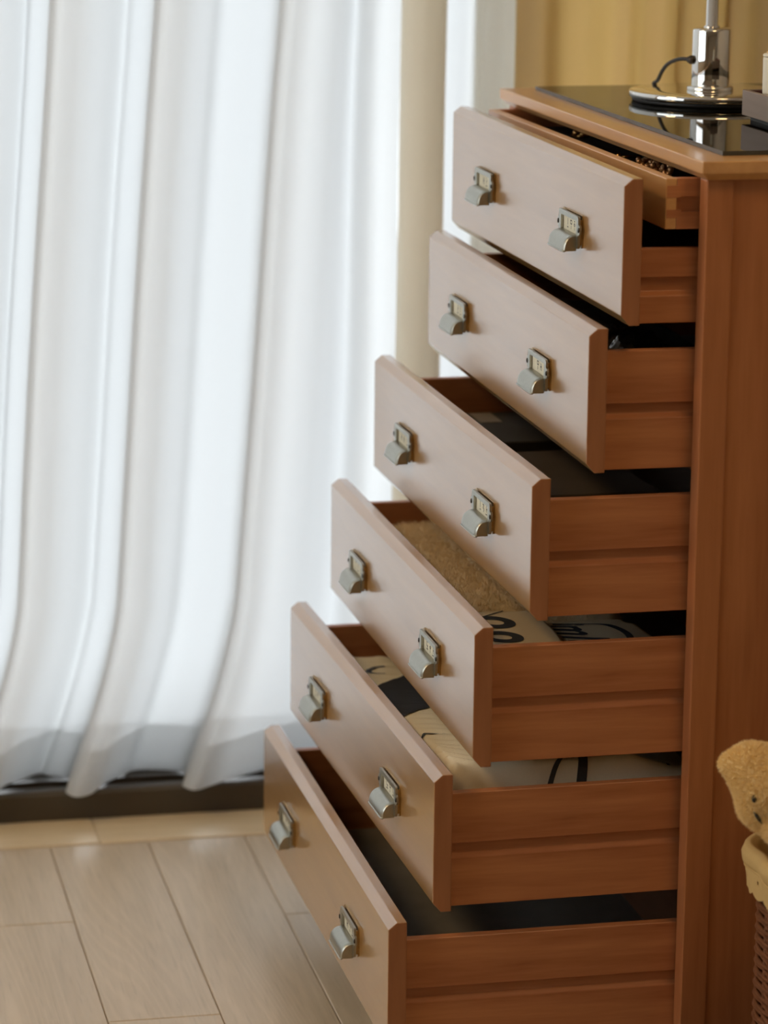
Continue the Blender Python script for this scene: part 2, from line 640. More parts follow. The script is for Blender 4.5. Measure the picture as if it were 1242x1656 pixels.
def sheer_pt(u, v, off=0, top=SH_TOP, path=path):
    i = u * (len(path) - 1)
    k = min(int(i), len(path) - 2)
    t = i - k
    x = path[k][0] * (1 - t) + path[k + 1][0] * t
    y = path[k][1] * (1 - t) + path[k + 1][1] * t
    z = HEMZ + (top - HEMZ) * v
    wob = .006 * noise3(x * 3, z * 1.3, 2.0) + .010 * noise3(x * 7, z * 3.0, 5.0) * sstep(.7, .05, z)
    hemw = .006 * noise3(x * 6, 3.3, 1.0) * (1 - v)
    return (x + drift(x, z) + .006 * noise3(x * 4, z * 2, 9.0), min(y + wob + off, 1.195), z + hemw)


sc_ = thing('sheer_curtain', 'white sheer curtain hanging in soft folds over the bright window', 'curtain', (-.025, 0, 0), -THETA)
MB().grid(lambda u, v: sheer_pt(u, v ** 1.6), len(path) - 1, 60).build('curtain_panel', M['sheer'], sc_)
MB().grid(lambda u, v: sheer_pt(u, v, .0025, .112), len(path) - 1, 5).build('bottom_hem', M['sheer'], sc_)
# folded side edge of that panel: several layers of cloth
hp = catmull([(-.150, Y_B - .05), (-.146, Y_B - .075), (-.13, Y_B - .088), (-.112, Y_B - .09), (-.098, Y_B - .086), (-.092, Y_B - .078), (-.096, Y_B - .072), (-.112, Y_B - .076), (-.13, Y_B - .074), (-.144, Y_B - .055)], 5)


def hem_pt(u, v, hp=hp):
    i = u * (len(hp) - 1)
    k = min(int(i), len(hp) - 2)
    t = i - k
    x = hp[k][0] * (1 - t) + hp[k + 1][0] * t
    y = hp[k][1] * (1 - t) + hp[k + 1][1] * t
    z = HEMZ + (SH_TOP - HEMZ) * v
    return (x + .010 * (z - .7) + .003 * noise3(2, z * 2, 4), y + .004 * noise3(1, z * 2.5, 7), z)


MB().grid(hem_pt, len(hp) - 1, 50).build('side_hem', M['hem'], sc_)

p2 = [(-.135, 1.19), (-.09, 1.186), (-.06, 1.183), (-.035, 1.17), (-.015, 1.165), (.01, 1.175), (.03, 1.19), (.05, 1.192)]
path2 = catmull(p2, 5)
s2 = MB().grid(lambda u, v: (lambda q: (q[0], min(q[1], 1.205), q[2]))(sheer_pt(u, v, 0, SH_TOP, path2)), len(path2) - 1, 40).build('sheer_curtain', M['sheer'])
s2.name = 'curtain_panel'
s2t = thing('sheer_curtain', '', 'curtain', (-.025, 0, 0), -THETA)
s2.parent = s2t
hp2 = catmull([(-.034, 1.180), (-.030, 1.150), (-.018, 1.142), (.002, 1.146), (.018, 1.140), (.045, 1.142), (.060, 1.150), (.062, 1.160), (.03, 1.158), (-.01, 1.160), (-.030, 1.175)], 5)
MB().grid(lambda u, v: hem_pt(u, v, hp2), len(hp2) - 1, 50).build('side_hem', M['hem2'], s2t)
tag(s2t, 'narrow white sheer panel between the wide sheer and the beige drape', 'curtain')

# beige drape to the right, nearer to the room
dpts = []
x = .015
i = 0
while x < 1.3:
    w_ = .058 + .016 * math.sin(i * 2.1)
    dpts += [(x, 1.112 - (.014 if i else -.012)), (x + w_ * .5, 1.085 + .006 * math.sin(i * 1.7))]
    if i in (3, 4, 6):
        dpts += [(x + w_ * .9, 1.098), (x + w_ * .86, 1.122)]
    x += w_
    i += 1
path3 = catmull(dpts, 6)


def drape_pt(u, v):
    i = u * (len(path3) - 1)
    k = min(int(i), len(path3) - 2)
    t = i - k
    x = path3[k][0] * (1 - t) + path3[k + 1][0] * t
    y = path3[k][1] * (1 - t) + path3[k + 1][1] * t
    z = .05 + (SH_TOP - .05) * v
    return (x + .035 * (z - 1.1) * sstep(0, .3, x) + .004 * noise3(x * 4, z * 1.5, 3), y + .008 * noise3(x * 3, z * 1.2, 8), z)


dr = MB().grid(drape_pt, len(path3) - 1, 40).build('drape', M['drape'])
md = dr.modifiers.new('thick', 'SOLIDIFY')
md.thickness = .002
room_obj(dr)
dr.location = (-.025, 0, 0)
tag(dr, 'thick beige drape hanging behind the chest and the chrome lamp', 'curtain')
structure(room_obj(MB().box((-2.98, 1.05, SH_TOP - .01), (1.32, 1.215, RH)).build('trim_1', M['ceil'])))

# ------------------------------------------------------------------ chest of drawers
W, H, CT, CX, T, CB = .75, .1550, .0076, .0093, .0207, .0107
E_ = [-.17232, -.20391, -.26823, -.32613, -.37342, -.41530]
Z_ = [.87999, .72300, .56417, .40476, .24370, .08]
YAWS = [.01304, .01986, .00517, .01077, -.00368, .01483]
XF, XT, ZT, OV = -.0906, -.1005, 1.0544, .0243
XB = .36
chest = thing('chest_of_drawers', 'cherry wood chest with all six wide drawers pulled out in steps', 'chest of drawers', (0, 0, 0))

# top board: straight edge above, hollow moulding below
tp = MB()
x0, x1, y0, y1 = XT, XB + .01, -OV, W + OV
rings = []
prof = [(0, ZT), (0, ZT - .0128), (.003, ZT - .0150), (.0062, ZT - .0180), (.0085, ZT - .0205), (.0118, ZT - .0205)]
for ins, z in prof:
    rings.append([(x0 + ins, y0 + ins, z), (x1, y0 + ins, z), (x1, y1 - ins, z), (x0 + ins, y1 - ins, z)])
vs = [p for r in rings for p in r]
fs = [(3, 2, 1, 0)[::-1]]
for k in range(len(rings) - 1):
    for i_ in range(4):
        j = (i_ + 1) % 4
        fs.append((k * 4 + i_, (k + 1) * 4 + i_, (k + 1) * 4 + j, k * 4 + j))
fs.append(tuple(len(vs) - 4 + i_ for i_ in range(4))[::-1])
tp.add(vs, fs)
tp.build('top_board', M['top'], chest, bevel=.0012)
ZU = ZT - .0205
for yy in (-.012, W - .012):
    MB().box((XF, yy, 0), (XF + .030, yy + .024, ZU)).build('corner_post', M['post'], chest, bevel=.0016)
    MB().box((XB - .04, yy, 0), (XB, yy + .024, ZU)).build('corner_post', M['post'], chest, bevel=.0016)
    ys = yy + .003 if yy < 0 else yy + .007
    sp = MB()
    sp.box((XF + .030, ys, .06), (XB - .04, ys + .014, ZU))
    sp.build('side_panel', M['post'], chest)
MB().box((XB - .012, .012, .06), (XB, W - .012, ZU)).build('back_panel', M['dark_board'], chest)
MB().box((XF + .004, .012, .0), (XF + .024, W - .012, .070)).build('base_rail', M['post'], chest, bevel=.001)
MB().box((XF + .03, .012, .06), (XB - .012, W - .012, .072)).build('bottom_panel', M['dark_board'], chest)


# ---- handle
def handle_mesh():
    b = MB()
    # back plate (brass) and pewter frame in front of it
    def rrect(u, v0, v1, r):
        pts_ = []
        for cx, cv, a0 in ((u - r, v0 + r, -90), (u - r, v1 - r, 0), (-u + r, v1 - r, 90), (-u + r, v0 + r, 180)):
            for q in (0, 30, 60, 90):
                an = math.radians(a0 + q)
                pts_.append((cx + r * math.cos(an), cv + r * math.sin(an)))
        return pts_
    b.prism(rrect(.0405, .0605, .0965, .004), 'x', -.0015, 0, 1)
    outer = rrect(.0390, .0600, .0955, .0035)
    inner = rrect(.0305, .0742, .0900, .0008)
    n = len(outer)
    X0, X1 = -.0060, -.0034
    vs_ = [(X0, u, v) for u, v in outer] + [(X0, u, v) for u, v in inner] + [(X1, u, v) for u, v in outer] + [(X1, u, v) for u, v in inner]
    fs_ = []
    for i in range(n):
        j = (i + 1) % n
        fs_ += [(i, n + i, n + j, j), (i, j, 2 * n + j, 2 * n + i), (n + i, 3 * n + i, 3 * n + j, n + j), (2 * n + i, 2 * n + j, 3 * n + j, 3 * n + i)]
    b.add(vs_, fs_, 0)
    # side walls joining frame and plate
    b.box((-.0040, -.0385, .0640), (-.0012, -.0360, .0920), 1)
    b.box((-.0040, .0360, .0640), (-.0012, .0385, .0920), 1)
    # ears with screws
    for s in (-1, 1):
        pr = [(s * .038, .0745)] + [(s * (.0405 + .0042 * math.cos(math.radians(q))), .0810 + .0058 * math.sin(math.radians(q))) for q in range(-75, 76, 25)] + [(s * .038, .0875)]
        b.prism(pr, 'x', -.0058, -.0036, 0)
        b.sphere((-.0060, s * .0412, .0810), (.0012, .0024, .0028), 10, 6, 2)
    # cup pull
    HW = .0315

    def cup(u, v):
        y = (u * 2 - 1) * HW
        e = max(0.0, 1 - abs(u * 2 - 1) ** 14) ** (1 / 5)
        t = v * math.pi / 2
        x = -.0055 - .0150 * math.sin(t) ** .85 * (.86 + .14 * e)
        z = .0570 + .0175 * (math.cos(t) ** .85 if t < 1.57 else 0) * (.93 + .07 * e)
        return (x, y, z)
    us = 26
    b.grid(cup, us, 12, 0)
    # closed ends
    for s, u in ((-1, 0.0), (1, 1.0)):
        loop = [cup(u, v / 12) for v in range(13)] + [(-.0055, s * HW, .0570)]
        b.add(loop, [tuple(range(14))], 0, False)
    # rolled lower lip
    b.tube([cup(i / us, 1) for i in range(us + 1)], .0011, 6, 0)
    return b


hb = handle_mesh()

# strokes of the hand-lettered cards (u from left to right, v from bottom to top, both 0..1)
GLYPH = {
    'a': [(.5, 1, .5, .3), (.3, .1, .75, .05)],
    'b': [(.2, .9, .8, .9), (.2, .55, .8, .55), (.2, .9, .2, .55), (.8, .9, .8, .55), (.5, .4, .5, 0)],
    'c': [(.2, .85, .75, .85), (.75, .85, .35, .5), (.35, .5, .8, .4), (.8, .4, .55, .05)],
    'd': [(.5, 1, .5, .25), (.5, .62, .8, .62), (.2, .05, .8, .05)],
    'e': [(.2, .9, .8, .9), (.2, .9, .2, .45), (.2, .45, .8, .45), (.5, .45, .5, .1), (.15, .1, .85, .1)],
    'f': [(.3, .95, .7, .95), (.25, .6, .5, .75), (.5, .75, .75, .6), (.75, .6, .5, .4), (.5, .4, .25, .6), (.5, .3, .5, .0)],
    'g': [(.25, .9, .25, .1), (.7, .9, .7, .1), (.25, .5, .7, .5)],
    'h': [(.2, .8, .7, .8), (.7, .8, .7, .4), (.45, .25, .6, .05)],
}
CARDS = [('gd', 'abf'), ('da', 'bg'), ('gga', 'acd'), ('hda', 'efd'), ('dgh', 'eba'), ('gd', 'ghd')]


def card_mesh(word):
    b = MB()
    b.box((-.0026, -.0312, .0735), (-.0018, .0312, .0908), 0)
    n = len(word)
    cw = .0135
    u0 = -n * cw / 2
    for i, ch in enumerate(word):
        for (a0, b0, a1, b1) in GLYPH[ch]:
            ua, ub = u0 + (i + .12 + .76 * a0) * cw, u0 + (i + .12 + .76 * a1) * cw
            va, vb = .0768 + .0105 * b0, .0768 + .0105 * b1
            d = Vector((ub - ua, vb - va))
            if d.length < 1e-6:
                continue
            d.normalize()
            nn = Vector((-d.y, d.x)) * .00062
            # reading direction is -y
            q = [(-.00275, -(ua + nn.x), va + nn.y), (-.00275, -(ub + nn.x), vb + nn.y), (-.00275, -(ub - nn.x), vb - nn.y), (-.00275, -(ua - nn.x), va - nn.y)]
            b.add(q, [(0, 1, 2, 3)], 1)
    return b


front_prof = [(0, CB), (CX, 0), (T, 0), (T, H), (CX, H), (0, H - CT)]
DLEN = .40
hmesh = None
drawers = []
for i in range(6):
    d = MB().prism(front_prof, 'y', -W / 2, W / 2).build('drawer', [M['front'], M['end']], chest, bevel=.0009, loc=(E_[i], W / 2, Z_[i]), rotz=-YAWS[i])
    d['label'] = ['topmost drawer with short sides below the hidden tray', 'second drawer from the top, dark inside', 'third drawer from the top holding dark boxes',
                  'fourth drawer from the top holding fleece and printed cotton', 'fifth drawer from the top holding a puffy cream cushion', 'lowest drawer, empty and dark inside'][i]
    for q in d.data.polygons:
        if abs(q.normal.y) > .9:
            q.material_index = 1
    drawers.append(d)
    top = .0785 if i == 0 else .1275
    g1, g0 = (.0480, .0290) if i == 0 else (.0705, .0550)
    yo, ti = W / 2 - .019, .012
    for s in (-1, 1):
        pr = [(s * (yo - ti), -.001), (s * yo, -.001), (s * yo, g0 - .001), (s * (yo - .0065), g0 + .0035), (s * (yo - .0065), g1), (s * yo, g1), (s * yo, top), (s * (yo - ti), top)]
        MB().prism(pr, 'x', T - .001, DLEN).build('drawer_side', M['side'], d, bevel=.0007, seg=1)
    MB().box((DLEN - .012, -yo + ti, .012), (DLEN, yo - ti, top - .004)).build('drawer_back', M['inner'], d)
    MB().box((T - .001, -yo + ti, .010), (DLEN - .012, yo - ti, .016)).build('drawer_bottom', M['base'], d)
    for k, yc in enumerate((.571, .188)):
        h = hb.build('handle', [M['metal'], M['brass'], M['screw']], d) if hmesh is None else bpy.data.objects.new('handle', hmesh)
        if hmesh is None:
            hmesh = h.data
        else:
            COL.objects.link(h)
            h.parent = d
        h.location = (0, yc - W / 2, 0)
        c = card_mesh(CARDS[i][k]).build('label_card', [M['card'], M['ink']], d)
        c.location = (0, yc - W / 2, 0)

# ---- shallow tray hidden above the first drawer, with finger joints
TX, TZ0, TZ1 = -.1262, .9790, 1.0325
ty0, ty1 = .016, .732
tr = MB()
tr.box((TX, ty0, TZ0), (TX + .012, ty1, TZ1)).build('tray', M['top'], chest, bevel=.0007, seg=1)
tray = [o for o in chest.children if o.name.startswith('tray')][0]
tray['label'] = 'shallow finger-jointed tray sliding out under the top board'
for s, ya in ((0, ty0 - .0002), (1, ty1 - .012 + .0002)):
    sd = MB()
    sd.prism([(ya, TZ0), (ya + .012, TZ0), (ya + .012, TZ1), (ya, TZ1)] if s else
             [(ya, TZ0), (ya + .012, TZ0), (ya + .012, TZ1), (ya, TZ1), (ya, TZ0 + .0345), (ya + .005, TZ0 + .0345), (ya + .005, TZ0 + .0185), (ya, TZ0 + .0185)], 'x', TX + .0122, .25)
    sd.build('tray_side', M['side'], tray, bevel=.0004, seg=1)
# finger joint ends let into the front corner
for z0, z1 in ((TZ0 + .012, TZ0 + .0205), (TZ0 + .0335, TZ0 + .046)):
    MB().box((TX + .001, ty0 - .0006, z0), (TX + .0168, ty0 + .004, z1)).build('finger_joint', M['side'], tray)
MB().box((TX + .012, ty0 + .012, TZ0 + .004), (.25, ty1 - .012, TZ0 + .009)).build('tray_bottom', M['dark_board'], tray)
MB().box((.238, ty0 + .012, TZ0 + .009), (.25, ty1 - .012, TZ1 - .004)).build('tray_back', M['dark_board'], tray)
# raised felt insert on which the trinkets lie
MB().box((TX + .0125, ty0 + .0125, TZ0 + .009), (.237, ty1 - .0125, 1.0105)).build('felt_insert', M['charcoal'], tray)

# ------------------------------------------------------------------ things in the tray
TF = 1.0105
nk = MB()
random.seed(3)
for k in range(46):
    t = k / 46
    px_ = -.066 + .008 * t + .006 * math.sin(t * 19)
    py_ = .300 - .10 * t + .005 * math.sin(t * 31)
    rr = .0032 + .0009 * random.random()
    nk.sphere((px_ + .004 * (random.random() - .5), py_, TF + rr + (.0045 if k % 3 == 0 else 0)), rr, 10, 7)
tag(nk.build('bead_necklace', M['bead']), 'heap of copper beads lying in the shallow tray', 'necklace')
rg = MB().tube([(-.046 + .008 * math.cos(q * .3927), .595 + .012 * math.sin(q * .3927), TF + .0026) for q in range(16)], .0025, 8, closed=True)
rg.sphere((-.054, .588, TF + .0065), .0045, 10, 7)
tag(rg.build('ring', M['gold']), 'gold ring glinting at the far end of the tray', 'ring')
hp_ = MB().tube([(-.066, .374, TF + .0020), (-.054, .371, TF + .003), (-.040, .369, TF + .0022)], [.0013, .0017, .0013], 8)
hp_.sphere((-.066, .374, TF + .0036), .0034, 8, 6)
tag(hp_.build('hair_pin', M['gold']), 'thin copper hair pin between the ring and the beads', 'hair pin')

# ------------------------------------------------------------------ on the chest: glass sheet, lamp, box, jar
GT = ZT + .005
g = MB()
gx0, gx1, gy0, gy1 = -.0625, .345, .0235, .742
gb = g.box((gx0, gy0, ZT + .0003), (gx1, gy1, GT))
go = gb.build('glass_sheet', [M['glass'], M['glass_edge']])
for i, q in enumerate(go.data.polygons):
    if abs(q.normal.z) < .5:
        q.material_index = 1
tag(go, 'clear glass sheet lying on the chest top, mirroring the lamp', 'glass top')

LX, LY = .098, .535
lamp = thing('table_lamp', 'chrome table lamp with round foot standing on the glass sheet', 'lamp', (LX, LY, GT))
n = 96
MB().lathe([(0, .0002), (.093, .0002), (.0945, .002), (.0945, .0052), (0, .0052)], n=n).build('rubber_pad', M['rubber'], lamp)
MB().lathe([(0, .0050), (.0965, .0050), (.0980, .0062), (.0980, .0118), (.0968, .0130), (.060, .0133), (0, .0135)], n=n).build('base', M['chrome'], lamp)
MB().lathe([(.0, .0130), (.0275, .0130), (.0282, .0142), (.0282, .0172), (.0268, .0188), (.0235, .0192), (0, .0192)], n=64).build('collar', M['chrome'], lamp)
MB().lathe([(0, .0190), (.0228, .0190), (.0230, .0196), (.0230, .0852), (.0222, .0872), (.0200, .0880), (0, .0884)], n=64).build('column', M['chrome'], lamp)
MB().lathe([(0, .0882), (.0098, .0882), (.0098, .0900), (.0074, .0915), (.0072, .46), (0, .46)], n=40).build('pole', M['chrome'], lamp)
ca = catmull([(-.0225, -.002, .0500), (-.030, .006, .0505), (-.036, .020, .0485), (-.040, .042, .0415), (-.0415, .060, .031), (-.0405, .076, .0205), (-.039, .088, .0160), (-.0385, .1005, .0125), (-.038, .108, .005), (-.036, .13, .0025), (-.02, .165, .0025)], 6)
MB().tube(ca, .0024, 8).build('cable', M['cable'], lamp)
MB().tube([(-.0215, -.002, .0500), (-.0258, -.0005, .0501), (-.0280, .0025, .0503)], [.0054, .0054, .0036], 12).build('cable_grommet', M['screw'], lamp)

BX, BY0, BY1, BZ0, BZ1 = .0645, .10, .324, GT + .0055, GT + .0345
bx = thing('wooden_box', 'open grey-brown wooden box with wine red lining on the glass', 'box', (BX, BY1, GT))


def rel(o):
    return o


bt = .006
bxm = MB()
bw = .19
for (a, b) in (((0, BY0 - BY1, .0055), (bt, 0, .0345)), ((bw - bt, BY0 - BY1, .0055), (bw, 0, .0345)), ((bt, -bt, .0055), (bw - bt, 0, .0345)), ((bt, BY0 - BY1, .0055), (bw - bt, BY0 - BY1 + bt, .0345))):
    MB().box(a, b).build('box_wall', M['walnut'], bx, bevel=.0008, seg=1)
MB().box((bt, BY0 - BY1 + bt, .006), (bw - bt, -bt, .009)).build('lining', M['wine'], bx)
for s, (a, b) in enumerate((((bt + .0002, BY0 - BY1 + bt, .009), (bt + .001, -bt, .0338)), ((bw - bt - .001, BY0 - BY1 + bt, .009), (bw - bt - .0002, -bt, .0338)), ((bt + .001, -bt - .001, .009), (bw - bt - .001, -bt - .0002, .0338)))):
    MB().box(a, b).build('lining_wall', M['wine'], bx)
MB().box((.008, BY0 - BY1 + .008, .0001), (bw - .008, -.008, .0056)).build('foot_plinth', M['rubber'], bx)

jar = thing('ivory_jar', 'ivory jar with a gold-rimmed lid standing inside the wooden box', 'jar', (.0968, .285, GT + .0092))
MB().lathe([(0, 0), (.0185, 0), (.0205, .002), (.0212, .03), (.0215, .062), (.0210, .0655), (0, .066)], n=48).build('jar_body', M['ivory'], jar)
MB().lathe([(0, .0656), (.0213, .0656), (.0217, .0670), (.0212, .0684), (.012, .0705), (0, .0712)], n=48).build('lid', M['ivory'], jar)
MB().tube([(.0160 * math.cos(q * math.pi / 16), .0160 * math.sin(q * math.pi / 16), .0703) for q in range(32)], .0018, 8, closed=True).build('gold_rim', M['gold'], jar)
MB().lathe([(.0, .0708), (.004, .0710), (.0036, .0735), (.0062, .0765), (.0058, .080), (.003, .0822), (0, .0826)], n=24).build('lid_knob', M['gold'], jar)


# ------------------------------------------------------------------ things in the drawers
def fuzz(b, pts_n, ln, wd, mi=0, seed=1):
    """short tapering blades of pile standing on points with normals"""
    rnd = random.Random(seed)
    for p, nrm in pts_n:
        d = (nrm + Vector((rnd.uniform(-.8, .8), rnd.uniform(-.8, .8), rnd.uniform(-.5, .5)))).normalized()
        s = d.cross(Vector((rnd.uniform(-1, 1), rnd.uniform(-1, 1), rnd.uniform(-1, 1)))).normalized() * wd
        l = ln * rnd.uniform(.6, 1.2)
        mid = p + d * l * .55 + s * rnd.uniform(-1, 1)
        b.add([p - s, p + s, mid + s * .7, mid - s * .7, p + d * l + s * rnd.uniform(-3, 3)], [(0, 1, 2, 3), (3, 2, 4)], mi, True)


# drawer 4: beige fleece and printed cotton bags
def h4(x, y):
    z = .4945 + .015 * sstep(.20, .33, y) + .0055 * noise3(x * 18, y * 18, 1.5) + .003 * noise3(x * 50, y * 50, 4)
    e = min(sstep(.726, .690, y), sstep(.270, .330, y)) * sstep(-.303, -.278, x) * sstep(-.050, -.09, x)
    return .430 + (z - .430) * e ** .45


FX0, FX1, FY0, FY1 = -.2985, -.05, .272, .712
fleece = thing('fleece_blanket', 'folded beige fleece blanket filling the back of the fourth drawer', 'blanket', ((FX0 + FX1) / 2, (FY0 + FY1) / 2, .421))
fo = fleece.location


def fl_pt(u, v):
    x, y = FX0 + (FX1 - FX0) * u, FY0 + (FY1 - FY0) * v
    x -= YAWS[3] * 0
    z = h4(x, y) if 0 < u < 1 and 0 < v < 1 else .422
    return (x - fo.x, y - fo.y, z - fo.z)


MB().grid(fl_pt, 60, 100).add([fl_pt(0, 0), fl_pt(1, 0), fl_pt(1, 1), fl_pt(0, 1)], [(0, 3, 2, 1)]).build('folded_cloth', M['fleece'], fleece)
rnd = random.Random(5)
pn = []
for k in range(16000):
    x, y = rnd.uniform(FX0 + .012, -.10), rnd.uniform(FY0 + .02, FY1 - .01)
    pn.append((Vector((x, y, h4(x, y) - .0005)) - fo, Vector((0, 0, 1))))
fb = MB()
fuzz(fb, pn, .0065, .00045, 0, 6)
stuff(fb.build('pile', M['fleece'], fleece))


def text_mesh(txt, size, off=.0, shear=0.0, spacing=1.0):
    cu = bpy.data.curves.new('t', 'FONT')
    cu.body = txt
    cu.size = size
    cu.offset = off
    cu.shear = shear
    cu.space_character = spacing
    cu.resolution_u = 6
    o = bpy.data.objects.new('t', cu)
    COL.objects.link(o)
    dg = bpy.context.evaluated_depsgraph_get()
    me = o.evaluated_get(dg).to_mesh()
    vs = [tuple(v.co) for v in me.vertices]
    fs = [tuple(p.vertices) for p in me.polygons]
    o.evaluated_get(dg).to_mesh_clear()
    bpy.data.objects.remove(o)
    bpy.data.curves.remove(cu)
    return vs, fs


def tote(name, label, x0, x1, y0, y1, hf, zb):
    t = thing(name, label, 'bag', ((x0 + x1) / 2, (y0 + y1) / 2, zb))
    o = t.location

    def pt_(u, v):
        x, y = x0 + (x1 - x0) * u, y0 + (y1 - y0) * v
        z = hf(x, y) if 0 < u < 1 and 0 < v < 1 else zb
        return (x - o.x, y - o.y, z - o.z)
    MB().grid(pt_, 40, 40).add([pt_(0, 0), pt_(1, 0), pt_(1, 1), pt_(0, 1)], [(0, 3, 2, 1)]).build('folded_cotton', M['tote'], t)
    return t


def hA(x, y):
    e = sstep(.036, .05, y) * sstep(-.302, -.285, x)
    e2 = sstep(-.186, -.194, x - (y - .15) * .10) 
    return .43 + (.0745 + .002 * noise3(x * 14, y * 14, 2)) * max(.05, e) ** .4 * (.90 + .10 * e2)


def hB(x, y):
    e = sstep(.036, .05, y) * sstep(-.07, -.085, x)
    return .425 + (.0735 + .003 * noise3(x * 12, y * 12, 8) - .01 * sstep(.20, .26, y)) * max(.05, e) ** .4


tA = tote('printed_tote', 'folded natural cotton bag with black letters beside the fleece blanket', -.302, -.188, .035, .268, hA, .4215)
tB = tote('printed_tote', 'folded natural cotton bag printed mla inside a black ring', -.186, -.066, .035, .268, hB, .4215)


def decal(name, vs, fs, hf, parent, mat, lift=.0006):
    o = parent.location
    b = MB().add([(x - o.x, y - o.y, hf(x, y) + lift - o.z) for x, y in vs], fs, 0)
    return b.build(name, mat, parent)


def subdiv(vs, fs):
    """cut the fill faces finer so that they follow the cloth"""
    bm = bmesh.new()
    bv = [bm.verts.new((v[0], v[1], 0)) for v in vs]
    for f in fs:
        try:
            bm.faces.new([bv[i] for i in f])
        except ValueError:
            pass
    bmesh.ops.triangulate(bm, faces=bm.faces)
    bmesh.ops.subdivide_edges(bm, edges=[e for e in bm.edges if e.calc_length() > .012], cuts=2, use_grid_fill=True)
    bmesh.ops.triangulate(bm, faces=bm.faces)
    bm.verts.index_update()
    r = [tuple(v.co)[:2] for v in bm.verts], [tuple(v.index for v in f.verts) for f in bm.faces]
    bm.free()
    return r


def place_text(txt, size, ox, oy, ang, off=.001, shear=.2, spacing=1.0):
    vs, fs = text_mesh(txt, size, off, shear, spacing)
    c, s = math.cos(ang), math.sin(ang)
    return subdiv([(ox + c * v[0] - s * v[1], oy + s * v[0] + c * v[1]) for v in vs], fs)


decal('printed_letters', *place_text('oor', .092, -.266, .250, -math.pi / 2 - .12, .0028, .2, 1.22), hA, tA, M['navy'])
decal('printed_letters', *place_text('imla', .070, -.188, .246, -math.pi / 2 + .05, .0016, .4, 1.12), hB, tB, M['navy'])


def ribbon(pts_, w, closed=False):
    vs, fs = [], []
    m = len(pts_)
    for i, p in enumerate(pts_):
        a_, b_ = pts_[max(i - 1, 0)], pts_[min(i + 1, m - 1)]
        d = Vector((b_[0] - a_[0], b_[1] - a_[1])).normalized()
        ww = w[i] if isinstance(w, list) else w
        vs += [(p[0] - d.y * ww, p[1] + d.x * ww), (p[0] + d.y * ww, p[1] - d.x * ww)]
    for i in range(m - 1):
        fs.append((2 * i, 2 * i + 1, 2 * i + 3, 2 * i + 2))
    return vs, fs


decal('printed_ring', *ribbon([(-.186 + .078 * math.cos(math.radians(q)), .165 + .088 * math.sin(math.radians(q))) for q in range(-78, 79, 4)], .0042), hB, tB, M['navy'])
decal('printed_line', *ribbon([(-.268 + .006 * k, .232 + .0045 * k) for k in range(8)], .0012), hA, tA, M['navy'])

# drawer 5: puffy cream cushion with a navy patch and black lines
CX0, CX1, CY0, CY1 = -.3495, .0, .034, .708


def h5(x, y):
    t = (CY1 - y) / (CY1 - CY0)
    z = .338 + .054 * max(t, 0) ** .75
    z += .0028 * noise3(x * 22, y * 9, 3) + .0016 * noise3(x * 40 + y * 60, y * 20, 7)
    # gathers near the near corner
    gth = sstep(.34, .10, y) * sstep(-.22, -.33, x)
    z += .0022 * math.sin((y + x * .6) * 260 + 3 * noise3(x * 15, y * 15, 2)) * gth
    e = min(sstep(CX0 - .004, CX0 + .016, x), sstep(CY0 - .004, CY0 + .030, y), sstep(CY1 + .004, CY1 - .04, y), sstep(CX1 + .01, CX1 - .06, x))
    z -= .020 * sstep(-.14, -.06, x) * sstep(.3, .05, y)
    z -= .036 * sstep(.055, .17, y) * sstep(-.28, -.20, x)
    return .30 + (z - .30) * max(e, 0.0) ** .42


cu_ = thing('cushion', 'puffy cream cushion with a navy patch filling the fifth drawer', 'cushion', ((CX0 + CX1) / 2, (CY0 + CY1) / 2, .2602))
co = cu_.location


def cu_pt(u, v):
    x, y = CX0 + (CX1 - CX0) * u, CY0 + (CY1 - CY0) * v
    z = h5(x, y) if 0 < u < 1 and 0 < v < 1 else .30
    return (x - co.x, y - co.y, z - co.z)


def cu_low(u, v):
    x, y = CX0 + (CX1 - CX0) * u, CY0 + (CY1 - CY0) * v
    q = max(abs(2 * u - 1), abs(2 * v - 1))
    return (x - co.x, y - co.y, .30 - .0395 * max(0, 1 - q ** 6) ** .4 - co.z)


MB().grid(cu_pt, 90, 160).grid(cu_low, 24, 40, flip=True).build('cushion_cover', M['cream'], cu_)


def quadfill(c0, c1, c2, c3, n=14, curve=0.0):
    vs, fs = [], []
    for j in range(n + 1):
        for i in range(n + 1):
            u, v = i / n, j / n
            x = (c0[0] * (1 - u) + c1[0] * u) * (1 - v) + (c3[0] * (1 - u) + c2[0] * u) * v
            y = (c0[1] * (1 - u) + c1[1] * u) * (1 - v) + (c3[1] * (1 - u) + c2[1] * u) * v
            y += curve * math.sin(u * math.pi) 
            vs.append((x, y))
    for j in range(n):
        for i in range(n):
            k = j * (n + 1) + i
            fs.append((k, k + 1, k + n + 2, k + n + 1))
    return vs, fs


